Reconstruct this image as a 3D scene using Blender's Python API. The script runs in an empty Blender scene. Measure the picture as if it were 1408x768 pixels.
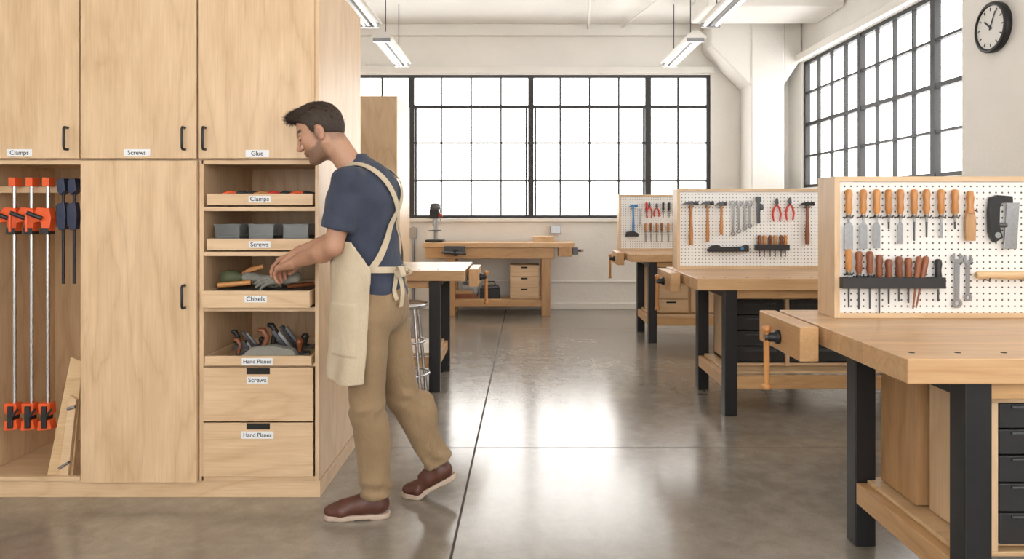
import bpy, bmesh, math, random
import numpy as np
from mathutils import Vector, Matrix
random.seed(7)
DEBUG=None
H=1.31; F0=1000.0; VX=715.0; VY=290.0
def fx(px,Y): return (px-VX)*Y/F0
def fz(py,Y): return H-(py-VY)*Y/F0

# ---------------------------------------------------------------- materials
def newmat(name):
    m=bpy.data.materials.new(name); m.use_nodes=True
    nt=m.node_tree; b=nt.nodes['Principled BSDF']; return m,nt,b
def N(nt,t,**k):
    n=nt.nodes.new(t)
    for a,v in k.items(): setattr(n,a,v)
    return n
def ramp(nt,stops):
    r=N(nt,'ShaderNodeValToRGB'); e=r.color_ramp.elements
    while len(e)<len(stops): e.new(0.5)
    for i,(p,c) in enumerate(stops):
        e[i].position=p; e[i].color=(c[0],c[1],c[2],1)
    return r
def coords(nt,scale,loc=(0,0,0),rot=(0,0,0)):
    tc=N(nt,'ShaderNodeTexCoord'); mp=N(nt,'ShaderNodeMapping')
    mp.inputs['Scale'].default_value=scale; mp.inputs['Location'].default_value=loc; mp.inputs['Rotation'].default_value=rot
    nt.links.new(tc.outputs['Object'],mp.inputs['Vector']); return mp.outputs[0]
def noise(nt,vec,scale,detail=3,dist=0,rough=.5):
    n=N(nt,'ShaderNodeTexNoise'); n.inputs['Scale'].default_value=scale; n.inputs['Detail'].default_value=detail
    n.inputs['Distortion'].default_value=dist; n.inputs['Roughness'].default_value=rough
    nt.links.new(vec,n.inputs['Vector']); return n.outputs['Fac']
def mth(nt,op,a,b=None,clamp=False):
    n=N(nt,'ShaderNodeMath',operation=op); n.use_clamp=clamp
    for i,x in enumerate((a,b)):
        if x is None: continue
        if isinstance(x,(int,float)): n.inputs[i].default_value=x
        else: nt.links.new(x,n.inputs[i])
    return n.outputs[0]
def bump(nt,b,h,strength=.2,dist=.002):
    bp=N(nt,'ShaderNodeBump'); bp.inputs['Strength'].default_value=strength; bp.inputs['Distance'].default_value=dist
    nt.links.new(h,bp.inputs['Height']); nt.links.new(bp.outputs[0],b.inputs['Normal'])
def wood(name,c1,c2,axis='z',off=0,rough=.42,strips=None):
    m,nt,b=newmat(name)
    sa={'x':(.8,3.6,3.6),'y':(3.6,.8,3.6),'z':(3.6,3.6,.8)}[axis]
    sb={'x':(5,150,150),'y':(150,5,150),'z':(150,150,5)}[axis]
    sc_={'x':(3,12,12),'y':(12,3,12),'z':(12,12,3)}[axis]
    va=coords(nt,sa,(off*3.1,off*1.7,off*2.3)); vb=coords(nt,sb,(off,off,off))
    a=noise(nt,va,1.0,4,.5,.42); r=mth(nt,'PINGPONG',mth(nt,'MULTIPLY',a,15),1)
    ln=mth(nt,'POWER',mth(nt,'SUBTRACT',1.0,r),5)
    f=noise(nt,vb,1.0,3,.2)
    cloud=noise(nt,coords(nt,sc_,(off,0,0)),1.0,4,.8)
    t=mth(nt,'ADD',mth(nt,'MULTIPLY',r,.07),mth(nt,'MULTIPLY',f,.42))
    t=mth(nt,'ADD',t,mth(nt,'MULTIPLY',cloud,.46))
    t=mth(nt,'SUBTRACT',t,mth(nt,'MULTIPLY',ln,.12))
    rp=ramp(nt,[(.20,c1),(.66,c2)]); nt.links.new(t,rp.inputs[0]); col=rp.outputs[0]
    if strips:
        tc=N(nt,'ShaderNodeTexCoord'); sp=N(nt,'ShaderNodeSeparateXYZ'); nt.links.new(tc.outputs['Object'],sp.inputs[0])
        o=sp.outputs[{'x':0,'y':1,'z':2}[strips]]
        w=N(nt,'ShaderNodeTexWhiteNoise',noise_dimensions='1D'); nt.links.new(mth(nt,'FLOOR',mth(nt,'DIVIDE',o,.047)),w.inputs['W'])
        k=mth(nt,'ADD',mth(nt,'MULTIPLY',w.outputs['Value'],.2),.86)
        vm=N(nt,'ShaderNodeVectorMath',operation='SCALE'); nt.links.new(col,vm.inputs[0]); nt.links.new(k,vm.inputs['Scale']); col=vm.outputs[0]
    nt.links.new(col,b.inputs['Base Color']); b.inputs['Roughness'].default_value=rough
    bump(nt,b,f,.08,.001)
    return m
def plain(name,c,rough=.5,metal=0,bumps=0,var=.08,nscale=30,**k):
    m,nt,b=newmat(name)
    n=noise(nt,coords(nt,(1,1,1)),nscale,3)
    rp=ramp(nt,[(.3,[x*(1-var) for x in c]),(.7,[min(1,x*(1+var)) for x in c])]); nt.links.new(n,rp.inputs[0])
    nt.links.new(rp.outputs[0],b.inputs['Base Color'])
    b.inputs['Roughness'].default_value=rough; b.inputs['Metallic'].default_value=metal
    if bumps: bump(nt,b,n,bumps,.003)
    for kk,v in k.items(): b.inputs[kk.replace('_',' ')].default_value=v
    return m
def cloth(name,c,c2=None,scale=500,rough=.9,bs=.25,stain=0):
    m,nt,b=newmat(name); c2=c2 or [x*1.25 for x in c]
    v=coords(nt,(1,1,1)); n1=noise(nt,v,scale,2); n2=noise(nt,v,7,4)
    t=mth(nt,'ADD',mth(nt,'MULTIPLY',n1,.5),mth(nt,'MULTIPLY',n2,.5))
    rp=ramp(nt,[(.35,c),(.65,c2)]); nt.links.new(t,rp.inputs[0]); nt.links.new(rp.outputs[0],b.inputs['Base Color'])
    b.inputs['Roughness'].default_value=rough; b.inputs['Sheen Weight'].default_value=.08
    n3=noise(nt,coords(nt,(1,1,.55),rot=(.3,.5,0)),13,2,1.8); bump(nt,b,mth(nt,'ADD',mth(nt,'MULTIPLY',n1,.07),n3),bs,.014)
    return m
PC1=(.54,.355,.20); PC2=(.745,.545,.345)
plyA=wood('maple_ply_a',PC1,PC2,'z',1.3); plyB=wood('maple_ply_b',PC1,PC2,'z',4.9); plyC=wood('maple_ply_c',PC1,PC2,'z',8.2); plyD=wood('maple_ply_d',PC1,PC2,'z',12.7)
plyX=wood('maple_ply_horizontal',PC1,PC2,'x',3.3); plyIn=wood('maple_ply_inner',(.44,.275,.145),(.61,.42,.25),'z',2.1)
plyY=wood('maple_ply_side',(.56,.375,.22),(.74,.545,.35),'z',6.1)
bench_top=wood('beech_butcher_block',(.50,.285,.14),(.68,.445,.24),'x',5,.35,strips='y')
bench_w=wood('beech_rail',(.43,.23,.10),(.62,.385,.185),'x',7,.4); bench_wy=wood('beech_rail_y',(.43,.23,.10),(.62,.385,.185),'y',7,.4)
bench_wz=wood('beech_rail_z',(.38,.205,.09),(.56,.34,.17),'z',9,.4)
handle_w=wood('tool_handle_wood',(.38,.14,.04),(.64,.31,.10),'z',2,.3)
handle_red=wood('rosewood',(.15,.045,.020),(.32,.11,.045),'z',2,.3)
pale_w=wood('pale_pine',(.50,.32,.16),(.74,.53,.31),'x',2,.4)
black=plain('black_steel',(.018,.018,.02),.42,.2); blackp=plain('black_plastic',(.022,.022,.024),.4)
steel=plain('brushed_steel',(.36,.37,.39),.3,.9,nscale=80); dsteel=plain('dark_steel',(.10,.105,.115),.35,.8)
chrome=plain('bright_steel',(.6,.6,.61),.25,.95,nscale=80)
orange=plain('orange_paint',(.80,.11,.025),.38); red=plain('red_plastic',(.62,.035,.025),.35); blue=plain('blue_paint',(.05,.22,.5),.35)
navy=plain('navy_paint',(.02,.03,.075),.35)
white=plain('white_paint',(.86,.84,.80),.6,var=.03,nscale=3); label=plain('label_paper',(.78,.80,.83),.5,var=.01); ink=plain('ink',(.03,.03,.035),.6)
winm=plain('window_steel',(.030,.031,.033),.5)
clear=plain('bin_plastic',(.20,.21,.215),.15,var=.02,**{'Alpha':.45}); screwm=plain('screws_metal',(.13,.125,.12),.4,.7,nscale=200,var=.6)
green=plain('green_rubber',(.07,.085,.04),.6); greyg=cloth('glove_leather',(.17,.17,.15),(.28,.275,.24),200)
dark=plain('dark_gap',(.01,.01,.01),.8)
def wallmat(name,c,bs=.25):
    m,nt,b=newmat(name); v=coords(nt,(1,1,1)); n=noise(nt,v,2.2,5); n2=noise(nt,v,28,5,.4)
    rp=ramp(nt,[(.3,[x*.94 for x in c]),(.7,c)]); nt.links.new(n,rp.inputs[0]); nt.links.new(rp.outputs[0],b.inputs['Base Color'])
    b.inputs['Roughness'].default_value=.75; bump(nt,b,mth(nt,'ADD',n,n2),bs,.012); return m
wallm=wallmat('painted_concrete',(.86,.84,.80)); ceilm=wallmat('painted_ceiling',(.88,.86,.825),.35)
def floormat():
    m,nt,b=newmat('polished_concrete'); v=coords(nt,(1,1,1))
    n1=noise(nt,v,1.1,6,.6,.6); n2=noise(nt,v,9,6,.3,.7); n3=noise(nt,v,160,2)
    t=mth(nt,'ADD',mth(nt,'ADD',mth(nt,'MULTIPLY',n1,.5),mth(nt,'MULTIPLY',n2,.35)),mth(nt,'MULTIPLY',n3,.15))
    rp=ramp(nt,[(.36,(.165,.138,.108)),(.5,(.235,.205,.168)),(.64,(.32,.288,.243))]); nt.links.new(t,rp.inputs[0])
    tc=N(nt,'ShaderNodeTexCoord'); sp=N(nt,'ShaderNodeSeparateXYZ'); nt.links.new(tc.outputs['Object'],sp.inputs[0])
    jx=mth(nt,'ABSOLUTE',mth(nt,'ADD',mth(nt,'SUBTRACT',sp.outputs[0],mth(nt,'MULTIPLY',sp.outputs[1],.011)),.292))
    jy=mth(nt,'ABSOLUTE',mth(nt,'SUBTRACT',sp.outputs[1],4.03)); jy2=mth(nt,'ABSOLUTE',mth(nt,'SUBTRACT',sp.outputs[1],8.1))
    j=mth(nt,'LESS_THAN',mth(nt,'MINIMUM',jx,mth(nt,'MINIMUM',jy,jy2)),.0055)
    mx=N(nt,'ShaderNodeMixRGB'); nt.links.new(j,mx.inputs[0]); nt.links.new(rp.outputs[0],mx.inputs[1]); mx.inputs[2].default_value=(.04,.03,.024,1)
    nt.links.new(mx.outputs[0],b.inputs['Base Color'])
    rr=mth(nt,'ADD',mth(nt,'ADD',mth(nt,'MULTIPLY',n2,.14),.15),mth(nt,'MULTIPLY',j,.5)); nt.links.new(rr,b.inputs['Roughness'])
    b.inputs['IOR'].default_value=1.6; nt.links.new(mth(nt,'SUBTRACT',.4,mth(nt,'MULTIPLY',j,.4)),b.inputs['Coat Weight']); b.inputs['Coat Roughness'].default_value=.16
    bump(nt,b,mth(nt,'MULTIPLY',n1,.3),.05,.002); return m
floorm=floormat()
def pegmat():
    m,nt,b=newmat('pegboard_white')
    tc=N(nt,'ShaderNodeTexCoord'); vm=N(nt,'ShaderNodeVectorMath',operation='MULTIPLY'); vm.inputs[1].default_value=(1/.0254,0,1/.0254)
    nt.links.new(tc.outputs['Object'],vm.inputs[0]); fr=N(nt,'ShaderNodeVectorMath',operation='FRACTION'); nt.links.new(vm.outputs[0],fr.inputs[0])
    ds=N(nt,'ShaderNodeVectorMath',operation='DISTANCE'); nt.links.new(fr.outputs[0],ds.inputs[0]); ds.inputs[1].default_value=(.5,0,.5)
    h=mth(nt,'LESS_THAN',ds.outputs['Value'],.15)
    mx=N(nt,'ShaderNodeMixRGB'); nt.links.new(h,mx.inputs[0]); mx.inputs[1].default_value=(.84,.835,.82,1); mx.inputs[2].default_value=(.08,.075,.07,1)
    nt.links.new(mx.outputs[0],b.inputs['Base Color']); b.inputs['Roughness'].default_value=.4; return m
pegm=pegmat()
def emis(name,c,s):
    m,nt,b=newmat(name); b.inputs['Base Color'].default_value=(*c,1); b.inputs['Emission Color'].default_value=(*c,1); b.inputs['Emission Strength'].default_value=s; return m
tubem=emis('fluorescent_tube',(1,.98,.94),.8)

# ---------------------------------------------------------------- builder
class B:
    def __init__(s,name): s.name=name; s.v=[]; s.f=[]; s.m=[]; s.sm=[]; s.mats=[]; s.M=Matrix.Identity(4)
    def add(s,vs,fs,mat,smooth=False):
        o=len(s.v); s.v+= [tuple(s.M@Vector(p)) for p in vs]
        if mat not in s.mats: s.mats.append(mat)
        i=s.mats.index(mat)
        for f in fs: s.f.append([o+k for k in f]); s.m.append(i); s.sm.append(smooth)
    def box(s,x0,x1,y0,y1,z0,z1,mat):
        vs=[(x,y,z) for x in (x0,x1) for y in (y0,y1) for z in (z0,z1)]
        s.add(vs,[(0,1,3,2),(4,6,7,5),(0,4,5,1),(2,3,7,6),(0,2,6,4),(1,5,7,3)],mat)
    def tube(s,pts,r,mat,n=10,caps=True):
        pts=[Vector(p) for p in pts]; rs=r if isinstance(r,(list,tuple)) else [r]*len(pts)
        vs=[];fs=[]; prev=None
        for i,p in enumerate(pts):
            t=(pts[min(i+1,len(pts)-1)]-pts[max(i-1,0)])
            if t.length<1e-9: t=Vector((0,0,1))
            t.normalize()
            a=prev if prev is not None else (Vector((0,0,1)) if abs(t.z)<.9 else Vector((1,0,0)))
            a=(a-t*a.dot(t)); a.normalize(); b=t.cross(a); prev=a
            for k in range(n):
                q=2*math.pi*k/n; vs.append(p+(a*math.cos(q)+b*math.sin(q))*rs[i])
        for i in range(len(pts)-1):
            for k in range(n): fs.append((i*n+k,i*n+(k+1)%n,(i+1)*n+(k+1)%n,(i+1)*n+k))
        s.add(vs,fs,mat,True)
        if caps: s.add(vs[:n],[tuple(range(n))],mat); s.add(vs[-n:],[tuple(range(n))],mat)
    def cyl(s,a,b,r,mat,n=20): s.tube([a,b],r,mat,n)
    def lathe(s,prof,o,mat,axis='z',n=16):
        d={'z':Vector((0,0,1)),'x':Vector((1,0,0)),'y':Vector((0,1,0))}[axis]; o=Vector(o)
        a=Vector((1,0,0)) if axis!='x' else Vector((0,1,0)); b=d.cross(a); vs=[];fs=[]
        for r,h in prof:
            for k in range(n):
                q=2*math.pi*k/n; vs.append(o+d*h+(a*math.cos(q)+b*math.sin(q))*max(r,1e-4))
        for i in range(len(prof)-1):
            for k in range(n): fs.append((i*n+k,i*n+(k+1)%n,(i+1)*n+(k+1)%n,(i+1)*n+k))
        s.add(vs,fs,mat,True); s.add(vs[:n],[tuple(range(n))],mat); s.add(vs[-n:],[tuple(range(n))],mat)
    def prism(s,poly,d0,d1,mat,plane='xz'):
        def P(a,b,d): return {'xz':(a,d,b),'yz':(d,a,b),'xy':(a,b,d)}[plane]
        n=len(poly); vs=[P(a,b,d0) for a,b in poly]+[P(a,b,d1) for a,b in poly]
        s.add(vs,[tuple(range(n)),tuple(range(n,2*n))]+[(i,(i+1)%n,n+(i+1)%n,n+i) for i in range(n)],mat)
    def build(s,bevel=0,parent=None):
        me=bpy.data.meshes.new(s.name); me.from_pydata(s.v,[],s.f)
        for m in s.mats: me.materials.append(m)
        me.polygons.foreach_set('material_index',s.m); me.polygons.foreach_set('use_smooth',s.sm); me.update()
        bm=bmesh.new(); bm.from_mesh(me); bmesh.ops.recalc_face_normals(bm,faces=bm.faces); bm.to_mesh(me); bm.free()
        o=bpy.data.objects.new(s.name,me); bpy.context.collection.objects.link(o)
        if bevel:
            md=o.modifiers.new('bevel','BEVEL'); md.width=bevel; md.segments=2; md.limit_method='ANGLE'; md.angle_limit=math.radians(50)
        if parent: o.parent=parent
        return o

# ---------------------------------------------------------------- room
XR=3.58; YB=9.7; XL=-4.2; CZ=3.78; Y0=-2.0
b=B('floor'); b.box(XL-.25,XR+.25,Y0-.25,YB+.25,-.15,0,floorm); b.build()
b=B('ceiling'); b.box(XL-.25,XR+.25,Y0-.25,YB+.25,CZ,CZ+.2,ceilm); b.build()
wx0,wx1,wz0,wz1=-3.06,2.545,1.213,3.134
b=B('wall_back')
b.box(XL-.25,wx0,YB,YB+.25,0,CZ,wallm); b.box(wx1,XR+.25,YB,YB+.25,0,CZ,wallm)
b.box(wx0,wx1,YB,YB+.25,0,wz0,wallm); b.box(wx0,wx1,YB,YB+.25,wz1,CZ,wallm); b.build()
b=B('wall_front')
b.box(XL-.25,-3.4,Y0-.25,Y0,0,CZ,wallm); b.box(3.0,XR+.25,Y0-.25,Y0,0,CZ,wallm)
b.box(-3.4,3.0,Y0-.25,Y0,0,.9,wallm); b.box(-3.4,3.0,Y0-.25,Y0,3.3,CZ,wallm); b.build()
b=B('window_5_added')  # unseen window behind the camera, added and sized to light the near side
for x in np.linspace(-3.38,2.98,7): b.box(x-.03,x+.03,Y0-.15,Y0-.09,.9,3.3,winm)
for z in (.92,1.7,2.5,3.28): b.box(-3.4,3.0,Y0-.14,Y0-.1,z-.015,z+.015,winm)
b.build()
ry0,ry1,rz0,rz1=5.89,9.24,1.6,3.2
b=B('wall_right')
wins=[(-1.4,1.6),(2.2,4.8),(ry0,ry1)]  # first two openings are out of view, added for side light
b.box(XR,XR+.25,Y0,YB,0,rz0,wallm); b.box(XR,XR+.25,Y0,YB,rz1,CZ,wallm)
e=Y0
for a,c in wins: b.box(XR,XR+.25,e,a,rz0,rz1,wallm); e=c
b.box(XR,XR+.25,e,YB,rz0,rz1,wallm)
b.build()
b=B('wall_left'); b.box(XL-.25,XL,Y0,YB,0,CZ,wallm); b.build()
b=B('trim_sill_back'); b.box(wx0-.03,wx1+.03,YB-.05,YB+.12,wz0-.045,wz0,white); b.build(.004)
b=B('trim_sill_right'); b.box(XR-.05,XR+.12,ry0-.03,ry1+.03,rz0-.045,rz0,white); b.build(.004)
b=B('trim_dado'); b.box(XL,XR,YB-.02,YB,.36,.385,wallm); b.build(.006)
b=B('baseboard_back'); b.box(XL,XR,YB-.025,YB,0,.09,wallm); b.build(.006)
b=B('trim_ceiling_ledge'); b.box(XL,XR,YB-.1,YB,3.63,CZ,wallm); b.build(.01)
b=B('window_1')
yw=YB+.06
secs=[-3.03,-1.455,.1455,1.717,2.52]
for x in secs:
    w=.038 if x not in(-3.03,2.52) else .022
    b.box(x-w,x+w,yw-.03,yw+.03,wz0,wz1,winm)
for i in range(4):
    a,c=secs[i],secs[i+1]; n=4 if i<3 else 2
    for k in range(1,n): x=a+(c-a)*k/n; b.box(x-.011,x+.011,yw-.02,yw+.02,wz0,wz1,winm)
    if i in(1,2):
        for x in(a+.06,c-.06): b.box(x-.012,x+.012,yw-.035,yw+.02,wz0,2.72,winm)
for z,t in[(wz0+.02,.022),(1.717,.014),(2.222,.012),(2.707,.022),(wz1-.02,.02)]: b.box(wx0,wx1,yw-.025,yw+.025,z-t,z+t,winm)
b.build()
b=B('window_blind_headrail'); b.box(wx0-.03,wx1+.02,YB-.09,YB-.01,wz1-.0,wz1+.085,white); b.box(wx0,wx1,YB-.06,YB-.05,wz1-.02,wz1,white); b.build(.008)
def rwin(name,y0,y1,heavy):
    b=B(name); xw=XR+.06
    ys=[y0+.02]+heavy+[y1-.02]
    for i,y in enumerate(ys):
        w=.034 if 0<i<len(ys)-1 else .025
        b.box(xw-.03,xw+.03,y-w,y+w,rz0,rz1,winm)
    for i in range(len(ys)-1):
        L=ys[i+1]-ys[i]; n=max(1,round(L/.35))
        for k in range(1,n): y=ys[i]+L*k/n; b.box(xw-.02,xw+.02,y-.009,y+.009,rz0,rz1,winm)
    for z,t in[(rz0+.02,.022),(2.0,.011),(2.4,.02),(2.8,.011),(rz1-.02,.02)]: b.box(xw-.025,xw+.025,y0,y1,z-t,z+t,winm)
    b.build()
rwin('window_2',ry0,ry1,[6.37,7.75]); rwin('window_3_added',2.2,4.8,[3.5]); rwin('window_4_added',-1.4,1.6,[.1])  # the last two are out of view, added for side light
b=B('window_blind_headrail'); b.box(XR-.09,XR-.01,ry0-.05,ry1+.06,rz1,rz1+.085,white); b.build(.008)
b=B('concrete_column')
yc=9.2
cx0,cx1=fx(1033,yc),fx(1068,yc)
b.box(cx0,cx1+.1,yc,YB-.03,0,CZ-.01,wallm)
b.prism([(cx0+.01,fz(118,yc)),(fx(978,yc),fz(62,yc)),(fx(978,yc),CZ-.01),(cx0+.01,CZ-.01)],yc+.02,YB-.03,wallm)
b.prism([(cx1+.09,fz(118,yc)),(XR-.01,fz(80,yc)),(XR-.01,CZ-.01),(cx1+.09,CZ-.01)],yc+.02,YB-.03,wallm)
b.build(.02)
b=B('ceiling_beam'); b.box(2.05,XR-.01,8.0,8.75,3.56,CZ-.005,ceilm); b.build(.02)
b=B('ceiling_conduit'); b.cyl((-.05,Y0,3.72),(.9,YB-.12,3.72),.014,white); b.cyl((2.0,6.1,3.73),(1.35,YB-.12,3.73),.014,white); b.build()
b=B('wall_conduit'); b.cyl((-1.42,YB-.03,.1),(-1.42,YB-.03,1.1),.02,steel); b.box(-1.47,-1.37,YB-.07,YB-.01,.95,1.09,steel); b.build(.004)
b=B('outlet_box'); b.box(fx(757,9.65),fx(771,9.65),YB-.07,YB,fz(321,9.65),fz(310,9.65),steel); b.build(.006)
def fixture(x,y0,y1,z=3.1):
    b=B('fluorescent_light')
    b.prism([(x-.025,z+.1),(x+.025,z+.1),(x+.11,z+.035),(x+.11,z+.02),(x-.11,z+.02),(x-.11,z+.035)],y0,y1,white)
    for dx in(-.055,.055): b.cyl((x+dx,y0+.03,z),(x+dx,y1-.03,z),.016,tubem,10)
    b.box(x-.014,x+.014,y0+.03,y1-.03,z-.014,z+.02,steel)
    for yy in (y0+.01,y1-.04): b.box(x-.09,x+.09,yy,yy+.03,z-.02,z+.03,steel)
    for yy in(y0+.25,y1-.25): b.cyl((x,yy,z+.1),(x,yy,CZ-.001),.005,black,6)
    b.build()
for x in(-1.45,1.84):
    fixture(x,7.6,8.95); fixture(x,5.75,7.05); fixture(x,3.2,4.5)
b=B('wall_clock'); cy,cz=5.47,2.69
b.lathe([(.185,0),(.19,.01),(.19,.045),(.165,.055),(.16,.04)],(XR,cy,cz),black,'x',48)
for i,(vx,vy,vz) in enumerate(b.v): b.v[i]=(2*XR-vx,vy,vz)
face=plain('clock_face',(.80,.80,.78),.4,var=.01)
b.cyl((XR-.036,cy,cz),(XR-.041,cy,cz),.163,face,48)
for k in range(12):
    a=k*math.pi/6; s_=.135; yy,zz=cy+math.sin(a)*s_,cz+math.cos(a)*s_
    b.M=Matrix.Translation((XR-.043,yy,zz))@Matrix.Rotation(-a,4,'X'); b.box(-.001,.002,-.004,.004,-.012,.012,ink)
for a,l,w in((math.radians(-50),.085,.006),(math.radians(28),.125,.004)):
    b.M=Matrix.Translation((XR-.045,cy,cz))@Matrix.Rotation(a,4,'X'); b.box(-.002,.001,-w,w,-.02,l,ink)
b.M=Matrix.Identity(4); b.build()

# ---------------------------------------------------------------- storage cabinet
YC=3.32; CD=.86
X=lambda p: fx(p,YC)
Z=lambda p: fz(p,YC)
b=B('storage_cabinet')
xr=X(439); top=2.42; xl=-3.3; yb=YC+CD
b.box(X(433.5),xr,YC-.005,yb,Z(660),top,plyY)
b.box(xl,xr+.002,YC+.01,yb,0,Z(661),plyX)
b.box(xl,X(433.5),YC+.02,yb,top-.02,top,plyX)
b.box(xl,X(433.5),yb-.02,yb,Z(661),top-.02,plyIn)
b.box(xl,X(433.5),YC+.02,yb-.02,Z(222),Z(216),plyX)
b.box(X(110),X(114),YC+.003,yb-.02,Z(661),Z(220),plyA)
b.box(X(274),X(280),YC+.0,yb-.02,Z(661),Z(220),plyB)
b.box(X(277),X(435),YC+.0,YC+.02,Z(661),Z(654),plyX)
b.box(X(277),X(435),YC+.0,YC+.02,Z(226),Z(220),plyX)
b.box(xl,X(110),YC,YC+.02,Z(661),Z(655),plyX)
b.box(xl,X(112),YC,YC+.02,Z(226),Z(220),plyX)
b.box(X(-45),X(-40),YC,yb-.02,Z(661),Z(220),plyA)
b.box(xl,X(-47),YC-.0,YC+.02,Z(661),Z(220.5),plyC)
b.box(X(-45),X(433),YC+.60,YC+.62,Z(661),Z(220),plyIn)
zt=top-.004
for (a,c,mt) in[(-47,112.3,plyA),(114.3,272.8,plyB),(274.8,433.5,plyC)]:
    b.box(X(a),X(c),YC-.02,YC,Z(218),zt,mt)
b.box(xl,X(-49),YC-.02,YC,Z(218),zt,plyD)
b.box(X(114.5),X(273),YC-.02,YC,Z(661),Z(221),plyD)
cab=b.build(.0015)
b=B('door_pulls')
for px,y0,y1 in[(97,175,207),(257,175,207),(285,175,207),(257,390,423)]:
    x=X(px); b.tube([(x,YC-.02,Z(y0)-.004),(x,YC-.045,Z(y0)-.004),(x,YC-.05,Z(y0)-.012),(x,YC-.05,Z(y1)+.012),(x,YC-.045,Z(y1)+.004),(x,YC-.02,Z(y1)+.004)],.006,black,8)
b.build(parent=cab)
b=B('shelf_boards')
for y in(284,346,422): b.box(X(280),X(433.5),YC+.005,YC+.6,Z(y+6),Z(y),plyX)
b.box(X(280),X(433.5),YC+.005,YC+.6,Z(504),Z(499),plyX)
b.build(.001,cab)
def tray(y0,y1,yf):
    b=B('pull_out_tray'); x0,x1=X(284),X(430); z0,z1=Z(y1),Z(y0)
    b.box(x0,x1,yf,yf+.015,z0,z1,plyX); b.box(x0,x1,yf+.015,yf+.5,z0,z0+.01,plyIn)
    b.box(x0,x0+.012,yf+.015,yf+.5,z0,z1,plyX); b.box(x1-.012,x1,yf+.015,yf+.5,z0,z1,plyX); b.box(x0,x1,yf+.49,yf+.5,z0,z1,plyX)
    b.build(.0015,cab); return z0+.01
tz1=tray(266,282,YC-.0); tz2=tray(328,344,YC-.0); tz3=tray(398,421,YC-.05); tz4=tray(488,501,YC-.02)
b=B('drawer_fronts')
for y0,y1 in((504,577),(579.5,653)):
    b.box(X(282),X(431.5),YC-.018,YC+.0,Z(y1),Z(y0),plyX)
    b.box(X(341),X(373),YC-.0195,YC-.017,Z(y0+9),Z(y0)-.001,dark)
b.build(.001,cab)
def lab(px,py,txt,yf,w=34,h=10):
    b=B('label_card'); b.box(X(px-w/2),X(px+w/2),yf-.0015,yf,Z(py+h/2),Z(py-h/2),label); b.build(0,cab)
    cu=bpy.data.curves.new('label_text','FONT'); cu.body=txt; cu.size=.029 if len(txt)<9 else .026; cu.align_x='CENTER'; cu.align_y='CENTER'; cu.extrude=.0003; cu.offset=.0003
    cu.materials.append(ink); o=bpy.data.objects.new('label_text',cu); bpy.context.collection.objects.link(o)
    o.location=(X(px),yf-.002,Z(py)); o.rotation_euler=(math.pi/2,0,0); o.parent=cab
lab(31,210.5,'Clamps',YC-.02); lab(191.5,210.5,'Screws',YC-.02,36); lab(356,211.5,'Glue',YC-.02,32)
lab(357,273.5,'Clamps',YC,30,9); lab(357,336,'Screws',YC,30,9); lab(357,409,'Chisels',YC-.05,30,9); lab(356,495.5,'Hand Planes',YC-.02,42,9.5)
lab(356,521,'Screws',YC-.018,28,9); lab(356,596,'Hand Planes',YC-.018,44,10)
b=B('clamp_rail'); b.box(X(-45),X(110),YC+.13,YC+.155,fz(265,YC+.13),fz(256,YC+.13),plyX); b.build(.002,cab)
def pipe_clamp(px):
    y=YC+.09; x=fx(px,y); Z=lambda p: fz(p,y)
    b=B('bar_clamp')
    b.cyl((x,y,Z(585)),(x,y,Z(247)),.0085,chrome,12)
    b.box(x-.016,x+.016,y-.02,y+.03,Z(256),Z(244),orange)
    b.prism([(x-.05,Z(292)),(x-.035,Z(285)),(x+.02,Z(286)),(x+.03,Z(300)),(x+.02,Z(318)),(x-.012,Z(318)),(x-.02,Z(304)),(x-.055,Z(306))],y-.025,y+.02,orange)
    b.cyl((x-.01,y-.03,Z(300)),(x-.06,y-.06,Z(292)),.010,blackp,10); b.cyl((x-.06,y-.06,Z(290)),(x-.06,y-.06,Z(318)),.006,orange,8)
    b.box(x-.02,x+.02,y-.03,y+.022,Z(322),Z(313),blackp)
    b.prism([(x-.033,Z(553)),(x+.024,Z(553)),(x+.026,Z(568)),(x,Z(572)),(x-.03,Z(566))],y-.025,y+.02,orange)
    b.prism([(x-.032,Z(577)),(x+.022,Z(575)),(x+.03,Z(588)),(x-.035,Z(590))],y-.025,y+.02,orange)
    b.box(x-.012,x+.012,y-.035,y+.02,Z(586),Z(556),blackp); b.cyl((x+.01,y-.03,Z(570)),(x+.035,y-.03,Z(560)),.006,blackp,8)
    b.build(.002)
for p in(20,43.5,66): pipe_clamp(p)
for p in(87,102):
    y=YC+.095; x=fx(p,y); Z_=lambda q: fz(q,y)
    b=B('quick_grip_clamp')
    b.box(x-.006,x+.006,y-.004,y+.004,Z_(390),Z_(258),black)
    b.prism([(x-.02,Z_(247)),(x+.012,Z_(245)),(x+.02,Z_(262)),(x-.006,Z_(268)),(x-.02,Z_(262))],y-.018,y+.03,navy)
    b.prism([(x-.018,Z_(280)),(x+.014,Z_(278)),(x+.022,Z_(296)),(x+.016,Z_(315)),(x-.012,Z_(316)),(x-.022,Z_(300))],y-.018,y+.018,navy)
    b.prism([(x-.03,Z_(283)),(x-.018,Z_(281)),(x-.018,Z_(310)),(x-.026,Z_(312))],y-.012,y+.012,blackp)
    b.build(.002)
yy=YC+.015; Xb=lambda p: fx(p,yy+.03)
zb=Z(661)+.001
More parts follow.
